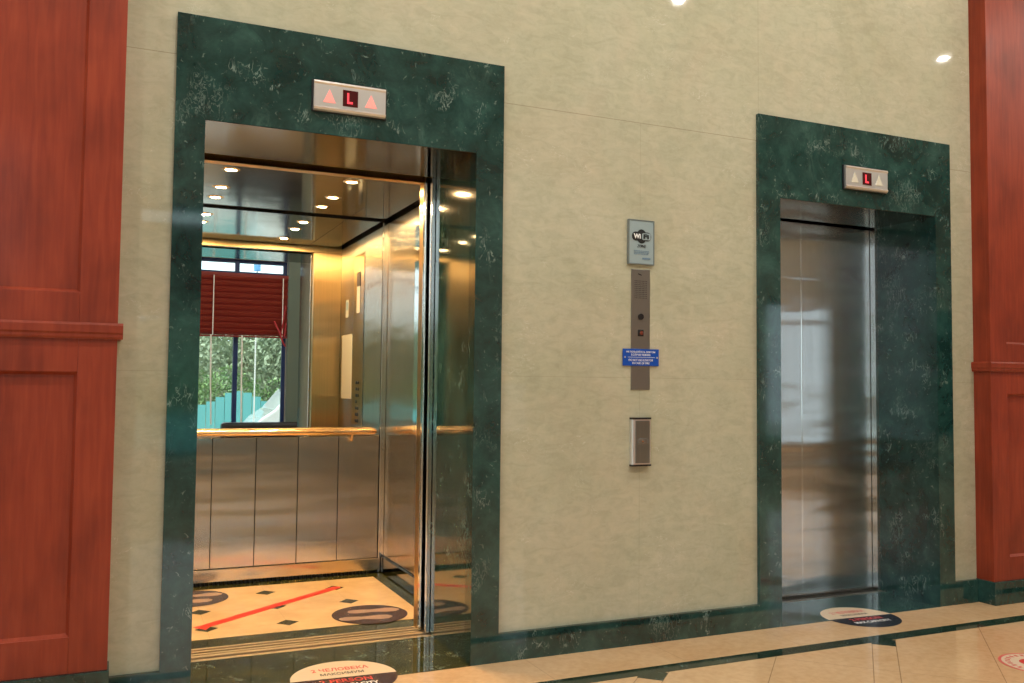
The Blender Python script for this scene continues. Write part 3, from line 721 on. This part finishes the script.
t = thing('sofa', 'low black sofa under the window, seen in the lift mirror', 'sofa', (2.0, LY+.55, 0))
bm = new(); box(bm, 1.2, 2.9, LY+.15, LY+.95, .10, .34); obj('seat', bm, LEATHER, t, .04, seg=4)
bm = new(); box(bm, 1.22, 2.88, LY+.14, LY+.34, .30, .585); obj('backrest', bm, LEATHER, t, .05, seg=4)
for x in (1.28, 2.82):
    for y in (LY+.22, LY+.86):
        bm = new(); tube(bm, [(x, y, 0), (x, y, .11)], .022, 10); obj('leg', bm, CHROME, t)

# outside
def make_leaf(name, c0, c1):
    m, nt, b = mat(name); 
    nt.links.new(ramp(nt, noise(nt, coords(nt), 2.2, 5, .7), [(.35, c0), (.65, c1)]), b.inputs['Base Color']); b.inputs['Roughness'].default_value = .6; return m
LEAF1 = make_leaf('grey_green_foliage', (.20, .26, .16), (.46, .52, .34)); LEAF2 = make_leaf('bright_hedge_leaf', (.10, .20, .07), (.32, .46, .18))
BARK = plain('bark', (.12, .09, .06), .9)
bm = new(); box(bm, -14, 22, -40, LY-.26, -.30, -.12); struct('ground_outside', bm, plain('pale_paving', (.38, .37, .34), .9))
def leaves(bm, c, r, n, s):
    for _ in range(n):
        d = Vector((random.gauss(0, 1), random.gauss(0, 1), random.gauss(0, 1))).normalized() * (random.random()**.35)
        p = Vector((c[0]+d.x*r[0], c[1]+d.y*r[1], c[2]+d.z*r[2]))
        a = Vector((random.gauss(0, 1), random.gauss(0, 1), random.gauss(0, 1))).normalized(); b = a.orthogonal().normalized()
        k = s*random.uniform(.6, 1.3)
        bm.faces.new([bm.verts.new(p+q) for q in (-a*k, b*k*.5, a*k, -b*k*.5)])
where = ['first from the left', 'second from the left', 'third from the left', 'fourth from the left']
for i, (x, y, h, r) in enumerate([(-6.5, -17, 3.5, 2.1), (-1.6, -16, 3.7, 2.2), (3.6, -17.5, 3.4, 2.3), (8.3, -16.5, 3.5, 2.2)]):
    t = thing('tree', 'leafy grey green tree beyond the teal fence, ' + where[i] + ' in the row', 'tree', (x, y, -.12), 'trees beyond the fence')
    bm = new(); tube(bm, [(x, y, -.12), (x+.05, y, .8), (x-.05, y, 1.6), (x, y, h*.7)], [.16, .13, .10, .05], 10); obj('trunk', bm, BARK, t, smooth=True)
    bm = new()
    for _ in range(10):
        leaves(bm, (x+random.uniform(-r, r)*.55, y+random.uniform(-r, r)*.5, random.uniform(1.3, h-1.1)), (1.1, 1.2, 1.0), 1300, .075)
    obj('crown', bm, LEAF1, t)
t = thing('tall_hedge', 'tall grey green hedge far behind the row of trees', 'hedge', (4, -22, -.12))
bm = new(); pts = []
n_ = 36
for i in range(n_+1):
    x = -16+i*.7; pts.append((x, 2.6+.35*math.sin(i*1.3)+.25*math.sin(i*.61)))
prism(bm, [(-16, -.12)]+pts+[(9.2, -.12)], 'y', -22.6, -21.6); obj('dense_core', bm, LEAF1, t)
bm = new()
for i in range(23): leaves(bm, (-14+i*1.0, -21.5, 1.6+.2*math.sin(i*1.7)), (1.0, .6, 1.4), 700, .09)
obj('foliage', bm, LEAF1, t)
t = thing('hedge', 'clipped bright green hedge outside the window, behind the teal fence', 'hedge', (3, -12.6, -.12))
bm = new()
for i in range(15): leaves(bm, (-6+i*.9, -12.9, .72+.16*math.sin(i*1.7)), (.75, .45, .72), 1000, .045)
obj('foliage', bm, LEAF2, t)
bm = new()
for i in range(15): tube(bm, [(-6+i*.9, -12.9, -.12), (-6+i*.9, -12.9, .7)], .03, 6)
obj('stem', bm, BARK, t)
TEAL = plain('teal_painted_fence', (.13, .42, .42), .5)
t = thing('garden_fence', 'teal board fence outside the window', 'fence', (3, -12.0, -.12))
bm = new()
x = -6.5
while x < 7.2: box(bm, x, x+.17, -12.0, -11.97, -.06, .62+.34*math.exp(-((x-2.15)/.55)**2)); x += .18
obj('boards', bm, TEAL, t)
for x in range(-6, 8, 2):
    bm = new(); box(bm, x-.05, x+.05, -12.08, -12.0, -.12, .70); obj('post', bm, TEAL, t)
VAN = plain('white_car_paint', (.80, .80, .80), .25, coat=1)
t = thing('van', 'white van parked outside the window', 'van', (4.25, -9.8, -.12))
bm = new(); prism(bm, [(2.15, .08), (2.12, .34), (2.26, .50), (2.50, .66), (2.80, 1.02), (3.3, 1.12), (6.3, 1.15), (6.4, .12)], 'y', -10.7, -9.1); obj('body', bm, VAN, t, .05, seg=3)
bm = new(); prism(bm, [(2.62, .70), (2.86, .98), (3.3, 1.02), (3.3, .70)], 'y', -9.105, -9.08); obj('side_window', bm, plain('tinted_blue_glass', (.10, .30, .45), .1), t)
for x in (2.75, 5.6):
    for y in (-10.6, -9.15):
        bm = new(); prism(bm, disc(x, .14, .26, 28), 'y', y-.08, y+.08); w_ = obj('wheel', bm, BLACK, t, .02)
        bm = new(); prism(bm, disc(x, .14, .14, 20), 'y', y-.09, y+.09); obj('hubcap', bm, ALU, w_)
t = thing('awning_post', 'light blue topped post outside the window, left of the other', 'post', (2.3, -9.0, -.12), 'light blue posts outside the window')
for i, x in enumerate((.98, 2.12)):
    if i: t = thing('awning_post', 'light blue topped post outside the window, right of the other', 'post', (x, -9.0, -.12), 'light blue posts outside the window')
    else: t.location = (x, -9.0, -.12)
    bm = new(); tube(bm, [(x, -9.0, 3.1), (x, -9.0, 4.2)], .06, 12); obj('sleeve', bm, BLUEF, t)
    bm = new(); tube(bm, [(x, -9.0, -.12), (x, -9.0, 3.1)], .012, 10); obj('pole', bm, CORD, t)
